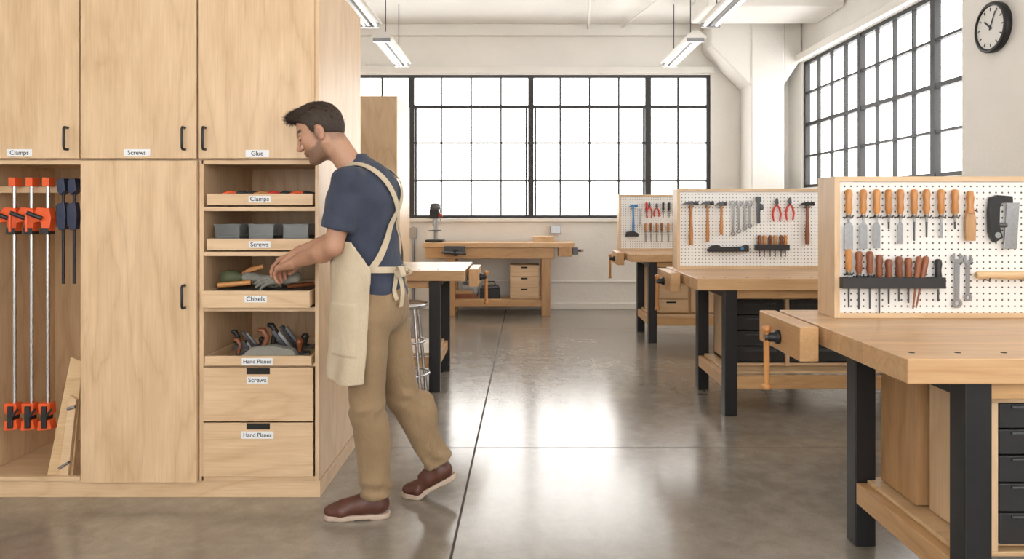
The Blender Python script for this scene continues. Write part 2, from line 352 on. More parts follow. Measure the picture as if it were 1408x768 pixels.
for k,(p0,p1,ptop,h,dy,mt) in enumerate([(64,100,109,.53,0,pale_w),(84,97,107,.36,-.024,plyX)]):
    b=B('leaning_board')
    b.prism([(Xb(p0),zb),(Xb(p1),zb),(Xb(ptop)-.004,zb+h),(Xb(p0+28 if k==0 else p0+12),zb+h+.02)],yy+.03+dy,yy+.05+dy,mt)
    if k: b.cyl((Xb(86),yy+.0,zb+.05),(Xb(100),yy+.0,zb+.08),.006,steel,8); b.cyl((Xb(95),yy+.0,zb+.32),(Xb(106),yy+.0,zb+.33),.007,steel,8)
    b.v=[(v[0],v[1]+(v[2]-zb)*.05,v[2]) for v in b.v]
    b.build(.002)
# tray contents
b=B('small_hand_tools')
for i,(p,c) in enumerate([(315,orange),(330,blackp),(346,blackp),(358,handle_w),(375,red),(392,blackp),(408,orange),(420,blackp)]):
    y=YC+.05+.03*(i%3); z=fz(265,y); x=fx(p,y)
    b.tube([(x-.03,y,z-.006),(x,y,z+.002),(x+.03,y+.05,z-.002)],[.006,.010,.006],c,8)
b.box(fx(305,YC+.03),fx(418,YC+.03),YC+.03,YC+.15,tz1,Z(268),blackp)
b.build()
for p0,p1 in((295,330),(342,376),(389,424)):
    b=B('plastic_bin'); y0,y1=YC+.04,YC+.22; x0,x1=fx(p0,y0),fx(p1,y0); z0,z1=tz2,fz(308,y0)
    t=.003
    b.box(x0,x1,y0,y0+t,z0,z1,clear); b.box(x0,x1,y1-t,y1,z0,z1,clear); b.box(x0,x0+t,y0,y1,z0,z1,clear); b.box(x1-t,x1,y0,y1,z0,z1,clear); b.box(x0,x1,y0,y1,z0,z0+t,clear)
    b.box(x0-.004,x1+.004,y0-.004,y0+.004,z1-.006,z1,clear); b.box(x0+.006,x1-.006,y0+.006,y1-.006,z0+.004,z0+.055,screwm)
    b.build(.001)
def plane(x,y,z,s=1,rot=0,tilt=0,wd=handle_red):
    b=B('hand_plane'); b.M=Matrix.Translation((x,y,z))@Matrix.Rotation(rot,4,'Z')@Matrix.Rotation(tilt,4,'Y')@Matrix.Scale(s,4)
    b.box(-.12,.12,-.028,.028,0,.008,dsteel)
    b.prism([(-.10,.008),(.10,.008),(.06,.022),(.02,.045),(-.03,.04),(-.07,.018)],-.028,-.024,dsteel); b.prism([(-.10,.008),(.10,.008),(.06,.022),(.02,.045),(-.03,.04),(-.07,.018)],.024,.028,dsteel)
    b.prism([(.03,.01),(.045,.012),(-.02,.105),(-.032,.10)],-.02,.02,dsteel); b.prism([(.045,.02),(.052,.03),(.0,.10),(-.008,.09)],-.016,.016,steel)
    b.tube([(-.06,0,.008),(-.062,0,.04),(-.05,0,.075),(-.068,0,.105),(-.088,0,.108)],[.016,.013,.012,.014,.009],wd,12)
    b.lathe([(.013,0),(.009,.014),(.014,.03),(.018,.042),(.014,.054),(.004,.06)],(.08,0,.008),wd)
    b.build()
plane(fx(385,3.5),3.5,tz4,1.15,.2,wd=handle_red); plane(fx(342,3.42),3.42,tz4,.8,-.1,wd=handle_red); plane(fx(340,3.65),3.65,tz4,.85,.3,wd=blackp); plane(fx(395,3.67),3.67,tz4,1.1,.1,wd=blackp)
b=B('leather_tool_pouch'); yy=YC
Zp=lambda p: fz(p,yy+.02)
b.prism([(fx(328,yy),Zp(490)),(fx(408,yy),Zp(490)),(fx(402,yy),Zp(480)),(fx(374,yy),Zp(474)),(fx(345,yy),Zp(477))],yy+.0,yy+.05,greyg); b.build(.006)
b=B('rubber_mallet'); b.lathe([(.005,-.05),(.024,-.044),(.036,-.01),(.028,.03),(.014,.055)],(fx(318,3.40),3.40,fz(381,3.40)),green,'x'); b.tube([(fx(326,3.4),3.40,fz(382,3.4)),(fx(352,3.5),3.5,fz(380,3.5))],.010,handle_w); b.build()
b=B('wood_spokeshave'); b.tube([(fx(322,3.46),3.46,fz(384,3.46)),(fx(345,3.46),3.46,fz(371,3.46)),(fx(362,3.46),3.46,fz(366,3.46))],[.009,.014,.011],handle_w,10); b.build()
b=B('tool_bundle'); b.box(fx(300,3.36),fx(425,3.36),3.34,3.6,tz3+.001,Z(399),screwm); b.tube([(fx(300,3.36),3.36,fz(392,3.36)),(fx(345,3.38),3.38,fz(388,3.38))],.012,handle_w,10); b.tube([(fx(395,3.36),3.37,fz(393,3.37)),(fx(424,3.36),3.45,fz(390,3.45))],.011,handle_red,10); b.build()

b=B('tall_cabinet'); yy=7.5; x1=fx(546,yy)
b.box(-2.6,x1,yy+.02,yy+.85,.08,2.5,plyY); b.box(-2.6,x1-.03,yy+.05,yy+.85,0,.08,plyX)
b.box(-1.93,x1-.002,yy,yy+.02,.09,2.49,plyB); b.box(-2.6,-1.935,yy,yy+.02,.09,2.49,plyC); b.build(.003)

# ---------------------------------------------------------------- benches
def vise(xe,yc,zt,d=-1,name='bench_vise'):
    b=B(name); b.M=Matrix.Translation((xe,yc,zt))@(Matrix.Scale(-1,4,(1,0,0)) if d<0 else Matrix.Identity(4))
    b.box(.02,.09,-.22,.24,-.13,.0,bench_wy)
    for yy in(-.13,.13): b.cyl((.001,yy,-.075),(.03,yy,-.075),.013,dsteel)
    b.cyl((.001,0,-.075),(.15,0,-.075),.016,dsteel); b.lathe([(.028,.0),(.03,.012),(.02,.02),(.019,.05)],(.09,0,-.075),black,'x')
    b.cyl((.14,0,-.27),(.14,0,-.05),.0125,handle_w,12); b.lathe([(.012,0),(.019,.006),(.018,.02),(.01,.026)],(.14,0,-.285),handle_w); b.lathe([(.012,0),(.019,.006),(.018,.02),(.01,.026)],(.14,0,-.055),handle_w)
    b.build(.004)
def bench(x0,x1,y0,y1,zt=.88,left=True):
    b=B('workbench'); lw=.08
    b.box(x0,x1,y0,y1,zt-.075,zt,bench_top)
    lx0=x0+.18; lx1=x1-.18-lw; yf=y0+.72
    for x in(lx0,lx1):
        for y in(y0+.02,yf): b.box(x,x+lw,y,y+lw,0,zt-.075,black)
        b.box(x+.012,x+lw-.012,y0+.02+lw,yf,zt-.13,zt-.075,black)
        b.box(x+.002,x+lw-.012,y0+.02+lw,yf,.17,.25,bench_wy)
    for y in(y0+.035,yf+.015): b.box(lx0+lw,lx1,y,y+.05,.17,.25,bench_w)
    b.box(lx0+lw*.5,lx1+lw*.5,y0+.11,yf-.01,.25,.266,pale_w)
    for y in(y0+.045,yf+.02): b.box(lx0+lw,lx1,y,y+.03,zt-.13,zt-.075,bench_w)
    for k in range(7):
        xx=x0+.06+k*.14 if left else x1-.06-k*.14
        b.cyl((xx,y0+.09,zt-.001),(xx,y0+.09,zt+.0006),.0095,dark,14)
    b.build(.004); return b
bx=1.13
bench(bx,2.95,2.12,3.17); vise(bx,2.92,.88)
bench(bx,2.95,4.63,5.62); vise(bx,5.25,.88)
bench(bx-.03,2.92,7.2,8.2); vise(bx-.03,7.75,.88)
bench(-2.0,-.40,5.25,6.15,left=False); vise(-.40,5.6,.88,1)
z0=.27
b=B('storage_box')
b.box(1.40,2.60,2.57,2.82,z0,.74,bench_wz)
b.build(.002)
b=B('tool_drawer_unit')
b.box(1.46,2.60,2.26,2.54,z0,.72,plyIn); b.box(1.43,1.46,2.22,2.54,z0,.725,plyY)
b.box(1.43,2.61,2.22,2.54,.725,.742,plyX)
for k in range(5):
    h=[.08,.08,.085,.09,.10]; zz=.722-sum(h[:k+1]); b.box(1.465,2.05,2.222,2.26,zz+.006,zz+h[k],blackp); b.box(2.07,2.60,2.222,2.26,zz+.006,zz+h[k],blackp)
    b.box(1.5,2.0,2.215,2.223,zz+h[k]-.014,zz+h[k]-.006,dsteel)
b.build(.002)
b=B('drawer_cabinet')
x0=1.42; yy=4.87
b.box(x0,x0+.02,yy,5.33,z0,.74,plyY); b.box(x0,2.6,yy+.02,5.33,z0,.29,plyX); b.box(x0,2.6,yy,5.33,.72,.74,plyX); b.box(x0,2.6,5.31,5.33,z0,.74,plyIn)
b.box(x0+.36,x0+.385,yy,5.31,z0,.73,plyY); b.box(2.58,2.6,yy,5.33,z0,.74,plyY)
for (a,c) in((x0+.03,x0+.35),(x0+.395,2.57)):
    for k in range(4):
        h=.105; zt_=.715-k*h; b.box(a,c,yy+.01,yy+.3,zt_-h+.006,zt_,blackp); b.box(a+.05,c-.05,yy+.002,yy+.012,zt_-.03,zt_-.02,dsteel)
b.build(.002)
b=B('drawer_cabinet')
x0=1.37; yy=7.4
b.box(x0,2.5,yy+.02,7.9,z0,.74,plyIn); b.box(x0-.02,x0,yy,7.9,z0,.745,plyY); b.box(x0,2.5,yy,7.9,.725,.745,plyX)
for k in range(2):
    b.box(x0+.01,x0+.34,yy,yy+.02,.28+k*.14,.41+k*.14,plyX); b.box(x0+.12,x0+.22,yy-.004,yy+.001,.375+k*.14,.39+k*.14,dark)
b.box(x0+.37,2.48,yy,yy+.02,.28,.72,plyB); b.build(.002)
b=B('assembly_workbench'); ya,yb2=9.05,9.62; zt=.915
xa,xb=fx(582,9.05),fx(790,9.05)
b.box(xa,xb,ya,yb2,zt-.06,zt,bench_top); b.box(xa+.02,xb-.25,ya+.02,ya+.05,zt-.2,zt-.06,bench_w); b.box(xa+.02,xb-.25,yb2-.05,yb2-.02,zt-.2,zt-.06,bench_w)
for x in(xa+.28,xb-.41):
    for y in(ya+.03,yb2-.12): b.box(x,x+.11,y,y+.09,0,zt-.06,bench_wz)
    b.box(x+.02,x+.09,ya+.1,yb2-.1,.1,.2,bench_wy)
b.box(xa+.32,xb-.35,ya+.05,ya+.08,.11,.2,bench_w); b.box(xa+.30,xb-.33,ya+.08,yb2-.08,.18,.205,pale_w)
b.box(xb-.20,xb-.03,ya-.01,ya+.2,zt-.17,zt-.06,bench_wy)
b.cyl((xb,ya+.1,zt-.1),(xb+.12,ya+.1,zt-.1),.016,dsteel); b.cyl((xb+.1,ya+.03,zt-.1),(xb+.1,ya+.2,zt-.1),.012,handle_w); b.box(xb-.02,xb+.05,ya+.04,ya+.16,zt-.15,zt-.06,dsteel)
x=fx(626,9); b.lathe([(.04,0),(.045,-.03),(.02,-.05),(.018,-.13)],(x,ya,zt-.12),black,'y'); b.cyl((x-.16,ya-.11,zt-.11),(x+.14,ya-.11,zt-.13),.013,dsteel); b.box(x-.14,x+.12,ya-.03,ya,zt-.14,zt-.04,dsteel)
b.build(.005)
b=B('small_drawer_unit'); xa2,xb2=fx(701,9.1),fx(745,9.1); zz=.207
b.box(xa2,xb2-.03,9.13,9.5,zz,.63,plyY)
for k in range(3): b.box(xa2+.01,xb2-.04,9.115,9.13,zz+.012+k*.138,zz+.138+k*.138,plyX); b.box(xa2+.14,xa2+.22,9.112,9.116,zz+.11+k*.138,zz+.13+k*.138,dark)
b.build(.003)
b=B('tool_box'); x=fx(673,9.2); b.box(x-.12,x+.13,9.2,9.42,.206,.33,black); b.box(x-.1,x+.11,9.22,9.4,.33,.36,dsteel); b.tube([(x-.06,9.31,.36),(x-.05,9.31,.41),(x+.06,9.31,.41),(x+.07,9.31,.36)],.008,black,8); b.build(.006)
b=B('wood_offcuts'); x=fx(634,9.2); b.box(x-.09,x+.2,9.2,9.35,.206,.26,handle_red); b.box(x-.07,x+.15,9.22,9.33,.26,.30,bench_w); b.build(.003)
b=B('metal_toolbox'); x=fx(645,9.2); b.box(x-.1,x+.1,9.37,9.5,.206,.36,steel); b.box(x-.09,x+.09,9.375,9.495,.36,.385,dsteel); b.tube([(x-.05,9.43,.385),(x-.04,9.43,.42),(x+.04,9.43,.42),(x+.05,9.43,.385)],.007,black,8); b.build(.006)
b=B('drill_press'); x=fx(598,9.3); y=9.33; z=zt
b.box(x-.11,x+.11,y-.15,y+.12,z,z+.03,black); b.cyl((x,y+.05,z+.03),(x,y+.05,z+.42),.024,steel); b.box(x-.07,x+.07,y-.15,y+.06,z+.14,z+.155,dsteel)
b.box(x-.06,x+.06,y-.14,y+.14,z+.30,z+.42,black); b.lathe([(.07,0),(.075,.02),(.06,.07),(.02,.08)],(x,y+.0,z+.42),dsteel)
b.cyl((x,y-.09,z+.21),(x,y-.09,z+.30),.022,steel); b.cyl((x,y-.09,z+.16),(x,y-.09,z+.21),.006,steel)
for a in(0,2.09,4.18): b.cyl((x+.06,y-.06,z+.34),(x+.09,y-.06+.11*math.cos(a),z+.34+.11*math.sin(a)),.006,steel,8)
b.cyl((x+.06,y-.06,z+.34),(x+.1,y-.06,z+.34),.02,red); b.build(.004)
b=B('wood_block'); b.box(fx(733,9.3),fx(762,9.3),9.25,9.37,zt,zt+.075,pale_w); b.build(.004)
b=B('metal_stool'); sx,sy=-.80,5.0; b.lathe([(.0,.0),(.15,.0),(.165,.012),(.165,.03),(.15,.035),(.0,.03)],(sx,sy,.65),chrome,'z',28)
for k in range(4):
    a=math.pi/4+k*math.pi/2; b.tube([(sx+.12*math.cos(a),sy+.12*math.sin(a),.65),(sx+.2*math.cos(a),sy+.2*math.sin(a),.0)],.012,chrome,10)
for zr in(.2,.42):
    r=.2-.08*zr/.65; b.tube([(sx+r*math.cos(q),sy+r*math.sin(q),zr) for q in np.linspace(0,2*math.pi,25)],.008,chrome,8,False)
b.build()

# ---------------------------------------------------------------- pegboards
def pegboard(x0,x1,y,z0,z1):
    z0+=.001
    b=B('pegboard'); d=.15; t=.022
    b.box(x0+t,x1-t,y,y+.008,z0+.02,z1-.02,pegm)
    b.box(x0,x0+t,y-.012,y+d,z0,z1,plyY); b.box(x1-t,x1,y-.012,y+d,z0,z1,plyY)
    b.box(x0+t,x1-t,y-.012,y+d,z1-.02,z1,plyX); b.box(x0+t,x1-t,y-.012,y+d,z0,z0+.02,plyX); b.box(x0+t,x1-t,y+d-.012,y+d-.003,z0+.02,z1-.02,plyIn)
    b.build()
P1=2.93; P2=5.42; P3=7.95
pegboard(1.262,2.85,P1,.88,1.449); pegboard(1.168,2.85,P2,.88,1.475); pegboard(1.08,2.8,P3,.88,1.49)
def T(name,px,py,Yp,rot=0,out=.022):
    b=B(name); b.M=Matrix.Translation((fx(px,Yp-out),Yp-out,fz(py,Yp-out)))@Matrix.Rotation(rot,4,'Y'); return b
def hook(b,z,out=.022,x=0): b.tube([(x,out-.0005,z),(x,-.004,z),(x,-.012,z+.008)],.0025,dsteel,6)
def chisel(px,py,Yp,hl=.1,bl=.13,bw=.02,wd=handle_w,name='chisel'):
    b=T(name,px,py,Yp)
    b.lathe([(.006,0),(.0125,-.004),(.0145,-.02),(.0115,-hl*.5),(.014,-hl*.78),(.009,-hl)],(0,0,0),wd)
    b.lathe([(.009,-hl),(.0095,-hl-.012),(.006,-hl-.014)],(0,0,0),steel)
    b.tube([(0,0,-hl-.01),(0,0,-hl-.035)],[.005,.004],steel,8)
    if bw>.009: b.prism([(-.004,-hl-.03),(.004,-hl-.03),(bw/2,-hl-.045),(bw/2,-hl-bl),(-bw/2,-hl-bl),(-bw/2,-hl-.045)],-.0015,.0015,steel)
    else: b.tube([(0,0,-hl-.03),(0,0,-hl-bl)],[.0045,.0035],dsteel,8)
    hook(b,-hl-.012,x=.013); hook(b,-hl-.012,x=-.013); b.build()
for px,pe,bw in[(1167,338,.034),(1187,337,.031),(1205.5,336,.027),(1222,310,.008),(1238,330,.02),(1257,326,.008),(1274,320,.008),(1294,322,.012),(1313,310,.008)]:
    chisel(px,260,P1,.1,(pe-293)/342+.01,bw)
b=T('putty_knife',1334,262,P1); b.lathe([(.006,0),(.012,-.004),(.015,-.03),(.012,-.06),(.017,-.09)],(0,0,0),handle_w); b.prism([(-.016,-.085),(.016,-.085),(.021,-.12),(.019,-.2),(-.019,-.2),(-.021,-.12)],-.006,.006,bench_wz); hook(b,-.08,x=.02); b.build(.002)
b=T('back_saw',1380,268,P1); b.prism([(-.055,-.01),(-.03,0),(.03,-.005),(.032,-.03),(-.012,-.03),(-.02,-.05),(-.022,-.12),(-.008,-.17),(-.04,-.19),(-.06,-.15),(-.062,-.06)],-.01,.01,black)
b.prism([(.012,-.03),(.062,-.03),(.05,-.215),(.0,-.215),(.006,-.12)],-.004,.002,steel); b.cyl((-.035,0,-.12),(.01,0,-.12),.01,dsteel,12); b.cyl((-.03,-.012,-.16),(-.03,.012,-.16),.012,steel,12); b.build(.001)
def rack(x0,x1,z0,z1,Yp):
    b=B('tool_rack'); a,c=fx(x0,Yp-.03),fx(x1,Yp-.03); t,u=fz(z1,Yp-.03),fz(z0,Yp-.03)
    b.box(a,c,Yp-.045,Yp-.04,t,u,blackp); b.box(a,c,Yp-.004,Yp-.001,t,u,blackp)
    n=max(4,int((c-a)/.035))
    for k in range(n+1): x=a+(c-a-.004)*k/n; b.box(x,x+.004,Yp-.04,Yp-.004,t,u,blackp)
    b.build(.001)
rack(1157,1298,381,396,P1)
for px,py,pe,wd in[(1167,342,420,handle_w),(1181,345,423,handle_red),(1196,345,422,handle_red),(1209,350,428,handle_red),(1222,356,415,handle_red),(1236,352,412,handle_red),(1249,354,414,handle_red),(1290,356,412,blackp)]:
    chisel(px,py,P1,.09,(pe-py)/342-.09+.005,.006,wd,'screwdriver')
for px,rt in((1264,.12),(1274,.2)):
    b=T('wood_file',px,352,P1,rt,.03); b.lathe([(.006,0),(.012,-.006),(.012,-.05),(.009,-.11)],(0,0,0),handle_red); b.tube([(0,0,-.11),(0,0,-.21)],[.005,.003],handle_red,8); b.build()
def wrench(px,py,Yp,L=.2,s=1,rot=0):
    b=T('wrench',px,py,Yp,rot,.012); w=.008*s; R=.019*s
    arc=[(R*math.sin(a),-R+R*math.cos(a)) for a in np.linspace(.45,2*math.pi-.45,14)]
    inner=[(-.008*s,-.012*s),(-.008*s,-R*1.1),(.008*s,-R*1.1),(.008*s,-.012*s)]
    b.prism(arc+inner,-.003,.003,steel)
    b.prism([(-w,-R*1.8),(w,-R*1.8),(w*.8,-L+R),(-w*.8,-L+R)],-.0025,.0025,steel)
    n=20; vs=[];fs=[]
    for k in range(n):
        a=2*math.pi*k/n
        for r in(R*.8,R*.42):
            for y in(-.004,.004): vs.append((r*math.cos(a),y,-L+R*.5+r*math.sin(a)))
    for k in range(n):
        i=4*k;j=4*((k+1)%n); fs+=[(i,j,j+1,i+1),(i+2,i+3,j+3,j+2),(i,i+2,j+2,j),(i+1,j+1,j+3,i+3)]
    b.add(vs,fs,steel,False); hook(b,-R*2,.012,x=.012); b.build()
wrench(1316,347,P1,.215,1.25); wrench(1331,350,P1,.18,1.0)
b=T('wooden_mallet_handle',1380,378,P1,0,.03); b.lathe([(.012,-.11),(.017,-.10),(.014,-.05),(.017,.04),(.013,.2)],(0,0,0),pale_w,'x'); hook(b,-.02,.03,x=-.06); hook(b,-.02,.03,x=.08); b.build()
def hammer(px,py,Yp,L=.3,head=dsteel,hd=handle_w,hw=.05,rot=0,hr=.012):
    b=T('claw_hammer',px,py,Yp,rot,.03)
    b.tube([(0,0,.0),(0,0,-L*.4),(0,0,-L*.75),(0,0,-L)],[hr*.8,hr*.75,hr*1.15,hr],hd,12)
    b.tube([(-hw*.3,0,0),(hw*.5,0,0),(hw*.55,0,0),(hw*.9,0,0)],[.012,.011,.015,.015],head,12); b.box(-.014,.014,-.012,.012,-.016,.014,head)
    b.prism([(-hw*.25,.012),(-hw*.7,.006),(-hw*1.15,-.016),(-hw*.7,-.006),(-hw*.25,-.01)],-.009,.009,head)
    hook(b,-.03,.03,x=.016); hook(b,-.03,.03,x=-.016); b.build()
hammer(950,279,P2,.31,dsteel,handle_w,.06,0,.015); hammer(973,279,P2,.29,dsteel,handle_w,.05); hammer(992,280,P2,.23,dsteel,handle_w,.042)
for i,p in enumerate((1008,1016,1024,1031)): wrench(p,275,P2,.26-.02*i,1.1)
b=T('pipe_wrench',1043,270,P2); b.prism([(-.02,0),(.015,0),(.02,-.03),(.008,-.05),(.012,-.2),(-.012,-.2),(-.012,-.05),(-.022,-.03)],-.008,.008,dsteel); b.prism([(.01,-.05),(.035,-.06),(.035,-.1),(.012,-.1)],-.006,.006,dsteel); hook(b,-.1,x=.016); b.build(.002)
def pliers(px,py,Yp,L=.17,c=red):
    b=T('pliers',px,py,Yp)
    for s in(-1,1):
        b.prism([(0,0),(s*.008,-.004),(s*.014,-.04),(-s*.002,-.055)],-.005,.005,dsteel)
        b.tube([(s*.004,0,-.05),(s*.022,0,-.08),(s*.03,0,-.12),(s*.022,0,-L)],[.006,.0075,.008,.006],c,8)
    b.cyl((0,-.008,-.048),(0,.006,-.048),.009,dsteel,12); hook(b,-.06,x=.0); b.build()
pliers(1068,272,P2); pliers(1086,271,P2)
hammer(1110,280,P2,.3,black,handle_red,.055,0,.015)
b=T('bench_rabbet_plane',1001,341,P2,.0,.03); b.prism([(-.15,-.025),(.15,-.025),(.15,.02),(.13,.028),(.1,.012),(-.05,.01),(-.08,.024),(-.12,.02),(-.15,-.005)],-.02,.02,blackp); b.cyl((.1,-.022,0),(.1,.022,0),.012,blue,12); hook(b,-.02,.03,x=-.1); hook(b,-.02,.03,x=.08); b.build(.003)
rack(1039,1085,336,344,P2)
for i,p in enumerate((1044,1051,1059,1066,1074,1080)): chisel(p,323,P2,.075,.085,.006,[handle_red,handle_w][i%2],'screwdriver')
hammer(871,283,P3,.28,blue,blue,.05); b=T('block_plane',869,321,P3,0,.03); b.prism([(-.07,-.03),(.07,-.03),(.07,0),(.02,.03),(-.06,.02)],-.02,.02,blackp); hook(b,-.02,.03); b.build(.003)
pliers(893,278,P3,.17); pliers(903,279,P3,.15)
for i,p in enumerate((889,912,920,927)): chisel(p,278,P3,.09,.08,.006,[red,blackp,blackp,red][i],'screwdriver')
for i,p in enumerate((888,895,903,910,919,926)): chisel(p,306,P3,.09,.12,[.02,.006][i%2],[handle_w,handle_red][i%2],'chisel')
wrench(880,285,P3,.2,1)

# ================================================================ PERSON
def rc(P,a,b_,ra,rb):
    a=np.array(a,np.float32); b_=np.array(b_,np.float32); ba=b_-a; pa=P-a
    h=np.clip((pa@ba)/max(float(ba@ba),1e-9),0,1)
    return np.linalg.norm(pa-h[...,None]*ba,axis=-1)-(ra+(rb-ra)*h)
def el(P,c,r):
    q=P-np.array(c,np.float32); r=np.array(r,np.float32)
    k0=np.linalg.norm(q/r,axis=-1); k1=np.linalg.norm(q/(r*r),axis=-1)+1e-6
    return k0*(k0-1)/k1
def smin(a,b_,k):
    h=np.clip(.5+.5*(b_-a)/k,0,1); return b_+(a-b_)*h-k*h*(1-h)
def smax(a,b_,k): return -smin(-a,-b_,k)
def snets(Fv,o,h):
    s=Fv<0; cs=np.zeros(tuple(n-1 for n in Fv.shape),np.int8)
    for dx in(0,1):
        for dy in(0,1):
            for dz in(0,1): cs+=s[dx:s.shape[0]-1+dx,dy:s.shape[1]-1+dy,dz:s.shape[2]-1+dz]
    act=(cs>0)&(cs<8); ids=np.argwhere(act); idx=-np.ones(cs.shape,np.int64); idx[act]=np.arange(len(ids))
    i,j,k=ids.T; acc=np.zeros((len(ids),3)); cnt=np.zeros(len(ids))
    cr=[(x,y,z) for x in(0,1) for y in(0,1) for z in(0,1)]
    for a in cr:
        for b_ in cr:
            if sum(b_)-sum(a)==1 and all(q>=p for p,q in zip(a,b_)):
                fa=Fv[i+a[0],j+a[1],k+a[2]]; fb=Fv[i+b_[0],j+b_[1],k+b_[2]]; m=(fa<0)!=(fb<0)
                t=np.where(m,fa/np.where(m,fa-fb,1),0); d=np.array(b_)-np.array(a)
                acc+=m[:,None]*(np.array(a)+t[:,None]*d); cnt+=m
    v=(ids+acc/cnt[:,None])*h+np.array(o); faces=[]
    def q(e,fn,ins):
        Q=np.stack(fn,1); Q[~ins]=Q[~ins][:,::-1]; Q=Q[(Q>=0).all(1)]; faces.append(Q)
    I,J,K=np.where(s[:-1,1:-1,1:-1]!=s[1:,1:-1,1:-1]); J+=1;K+=1
    q(0,[idx[I,J-1,K-1],idx[I,J,K-1],idx[I,J,K],idx[I,J-1,K]],s[I,J,K])
    I,J,K=np.where(s[1:-1,:-1,1:-1]!=s[1:-1,1:,1:-1]); I+=1;K+=1
    q(1,[idx[I-1,J,K-1],idx[I-1,J,K],idx[I,J,K],idx[I,J,K-1]],s[I,J,K])
    I,J,K=np.where(s[1:-1,1:-1,:-1]!=s[1:-1,1:-1,1:]); I+=1;J+=1
    q(2,[idx[I-1,J-1,K],idx[I,J-1,K],idx[I,J,K],idx[I-1,J,K]],s[I,J,K])
    return v,np.concatenate(faces)
def grid(lo,hi,h):
    ax=[np.arange(lo[i],hi[i]+h,h,dtype=np.float32) for i in range(3)]
    return np.stack(np.meshgrid(*ax,indexing='ij'),-1)
def sdfmesh(name,fn,lo,hi,h,mat,parent=None,smooth=2,vfn=None,colfn=None):
    P=grid(lo,hi,h); Fv=fn(P); v,f=snets(Fv,lo,h)
    if colfn is not None: col=colfn(v)
    if vfn: v=vfn(v)
    me=bpy.data.meshes.new(name); me.from_pydata(v.tolist(),[],f.tolist()); me.materials.append(mat)
    me.polygons.foreach_set('use_smooth',[True]*len(me.polygons))
    if colfn is not None:
        at=me.color_attributes.new('Col','FLOAT_COLOR','POINT'); c4=np.ones((len(v),4)); c4[:,:3]=col; at.data.foreach_set('color',c4.ravel())
    me.update(); o=bpy.data.objects.new(name,me); bpy.context.collection.objects.link(o)
    if smooth: md=o.modifiers.new('smooth','SMOOTH'); md.iterations=smooth; md.factor=.5
    if parent: o.parent=parent
    return o
man=bpy.data.objects.new('man',None); bpy.context.collection.objects.link(man)
skin,nt,bb=newmat('skin'); at=N(nt,'ShaderNodeAttribute'); at.attribute_name='Col'
n_=noise(nt,coords(nt,(1,1,1)),120,3); mm=N(nt,'ShaderNodeMixRGB',blend_type='MULTIPLY'); mm.inputs[0].default_value=.25
nt.links.new(at.outputs['Color'],mm.inputs[1]); nt.links.new(n_,mm.inputs[2]); nt.links.new(mm.outputs[0],bb.inputs['Base Color'])
bb.inputs['Roughness'].default_value=.5; bb.inputs['Subsurface Weight'].default_value=.06; bb.inputs['Subsurface Radius'].default_value=(.012,.005,.003); bb.inputs['Subsurface Scale'].default_value=.5
bump(nt,bb,n_,.08,.001)
SK=np.array([.53,.295,.19])
hairm=plain('brown_hair',(.034,.019,.0115),.65,0,0,.35,150)
shirtm=cloth('navy_tshirt',(.027,.035,.060),(.050,.060,.094),700,bs=.4)
pantm=cloth('khaki_trousers',(.235,.152,.080),(.325,.225,.126),500,bs=.4)
apm=cloth('canvas_apron',(.46,.37,.255),(.60,.505,.375),500,bs=.35)
shoem=plain('brown_leather',(.095,.032,.020),.42,0,.15,var=.2,nscale=25); solem=plain('shoe_sole',(.50,.39,.31),.6); 
th=math.radians(15); cF=np.array([-math.cos(th),math.sin(th),0]); cL=np.array([-math.sin(th),-math.cos(th),0]); C0=np.array([-.63,3.13,0])
RT=np.stack([cF,cL,[0,0,1]],1).astype(np.float32)
def loc(P): return (P-C0.astype(np.float32))@RT
def TW(u,v,z): return C0+u*cF+v*cL+np.array([0,0,z])
EL_=np.array([-.758,2.96,1.165]); SL=TW(.04,.16,1.425); WL=np.array([-.985,3.15,1.083])
SR=TW(.04,-.16,1.425); ER=np.array([-.735,3.235,1.215]); WR=np.array([-.985,3.235,1.125])
def torso(P):
    q=loc(P)
    d=el(q,(.035,0,1.30),(.118,.165,.19))
    d=smin(d,el(q,(.005,0,1.08),(.118,.150,.20)),.06)
    d=smin(d,el(q,(-.012,0,.96),(.122,.162,.13)),.05)
    d=smin(d,rc(q,(.035,.15,1.43),(.035,-.15,1.43),.058,.058),.06)
    d=smin(d,el(q,(-.015,0,1.37),(.09,.145,.12)),.05)
    d=smin(d,rc(q,(.03,0,1.43),(.085,0,1.515),.085,.064),.05)
    return d
def wr(q,a,s=1.0):
    u,v,z=q[...,0],q[...,1],q[...,2]
    return a*(np.sin(38*s*(z+.5*u)+3*np.sin(11*v+7*z)+2*np.sin(9*u))*.6+np.sin(71*s*(z-.35*u)+2.5*np.sin(17*v+5*u))*.4)
def shirt(P):
    q=loc(P); d=torso(P)
    for S,E in((SL,EL_),(SR,ER)):
        e=S+(E-S)*.74; ax=(E-S)/np.linalg.norm(E-S)
        s_=rc(P,S,e+ax*.05,.068,.070); s_=np.maximum(s_,((P-e.astype(np.float32))@ax.astype(np.float32))+0); 
        d=smin(d,s_,.03)
    lowf=np.clip((1.2-q[...,2])/.2,0,1)
    d=d+wr(q,1,.8)*(.0038+.004*lowf)
    nb=np.array([.11,0,1.555]); n=np.array([.42,0,.907])
    d=np.maximum(d,(q-nb.astype(np.float32))@n.astype(np.float32)*1.0+0.022)
    return np.maximum(d,.925-q[...,2])
sdfmesh('tshirt',shirt,(-1.0,2.82,.88),(-.38,3.46,1.62),.0065,shirtm,man,2)
HL=TW(-.01,.088,.89); HR=TW(-.01,-.088,.89)
KL=np.array([-.645,3.07,.475]); AL=np.array([-.612,3.115,.10]); KR=np.array([-.530,3.275,.48]); AR=np.array([-.375,3.325,.165])
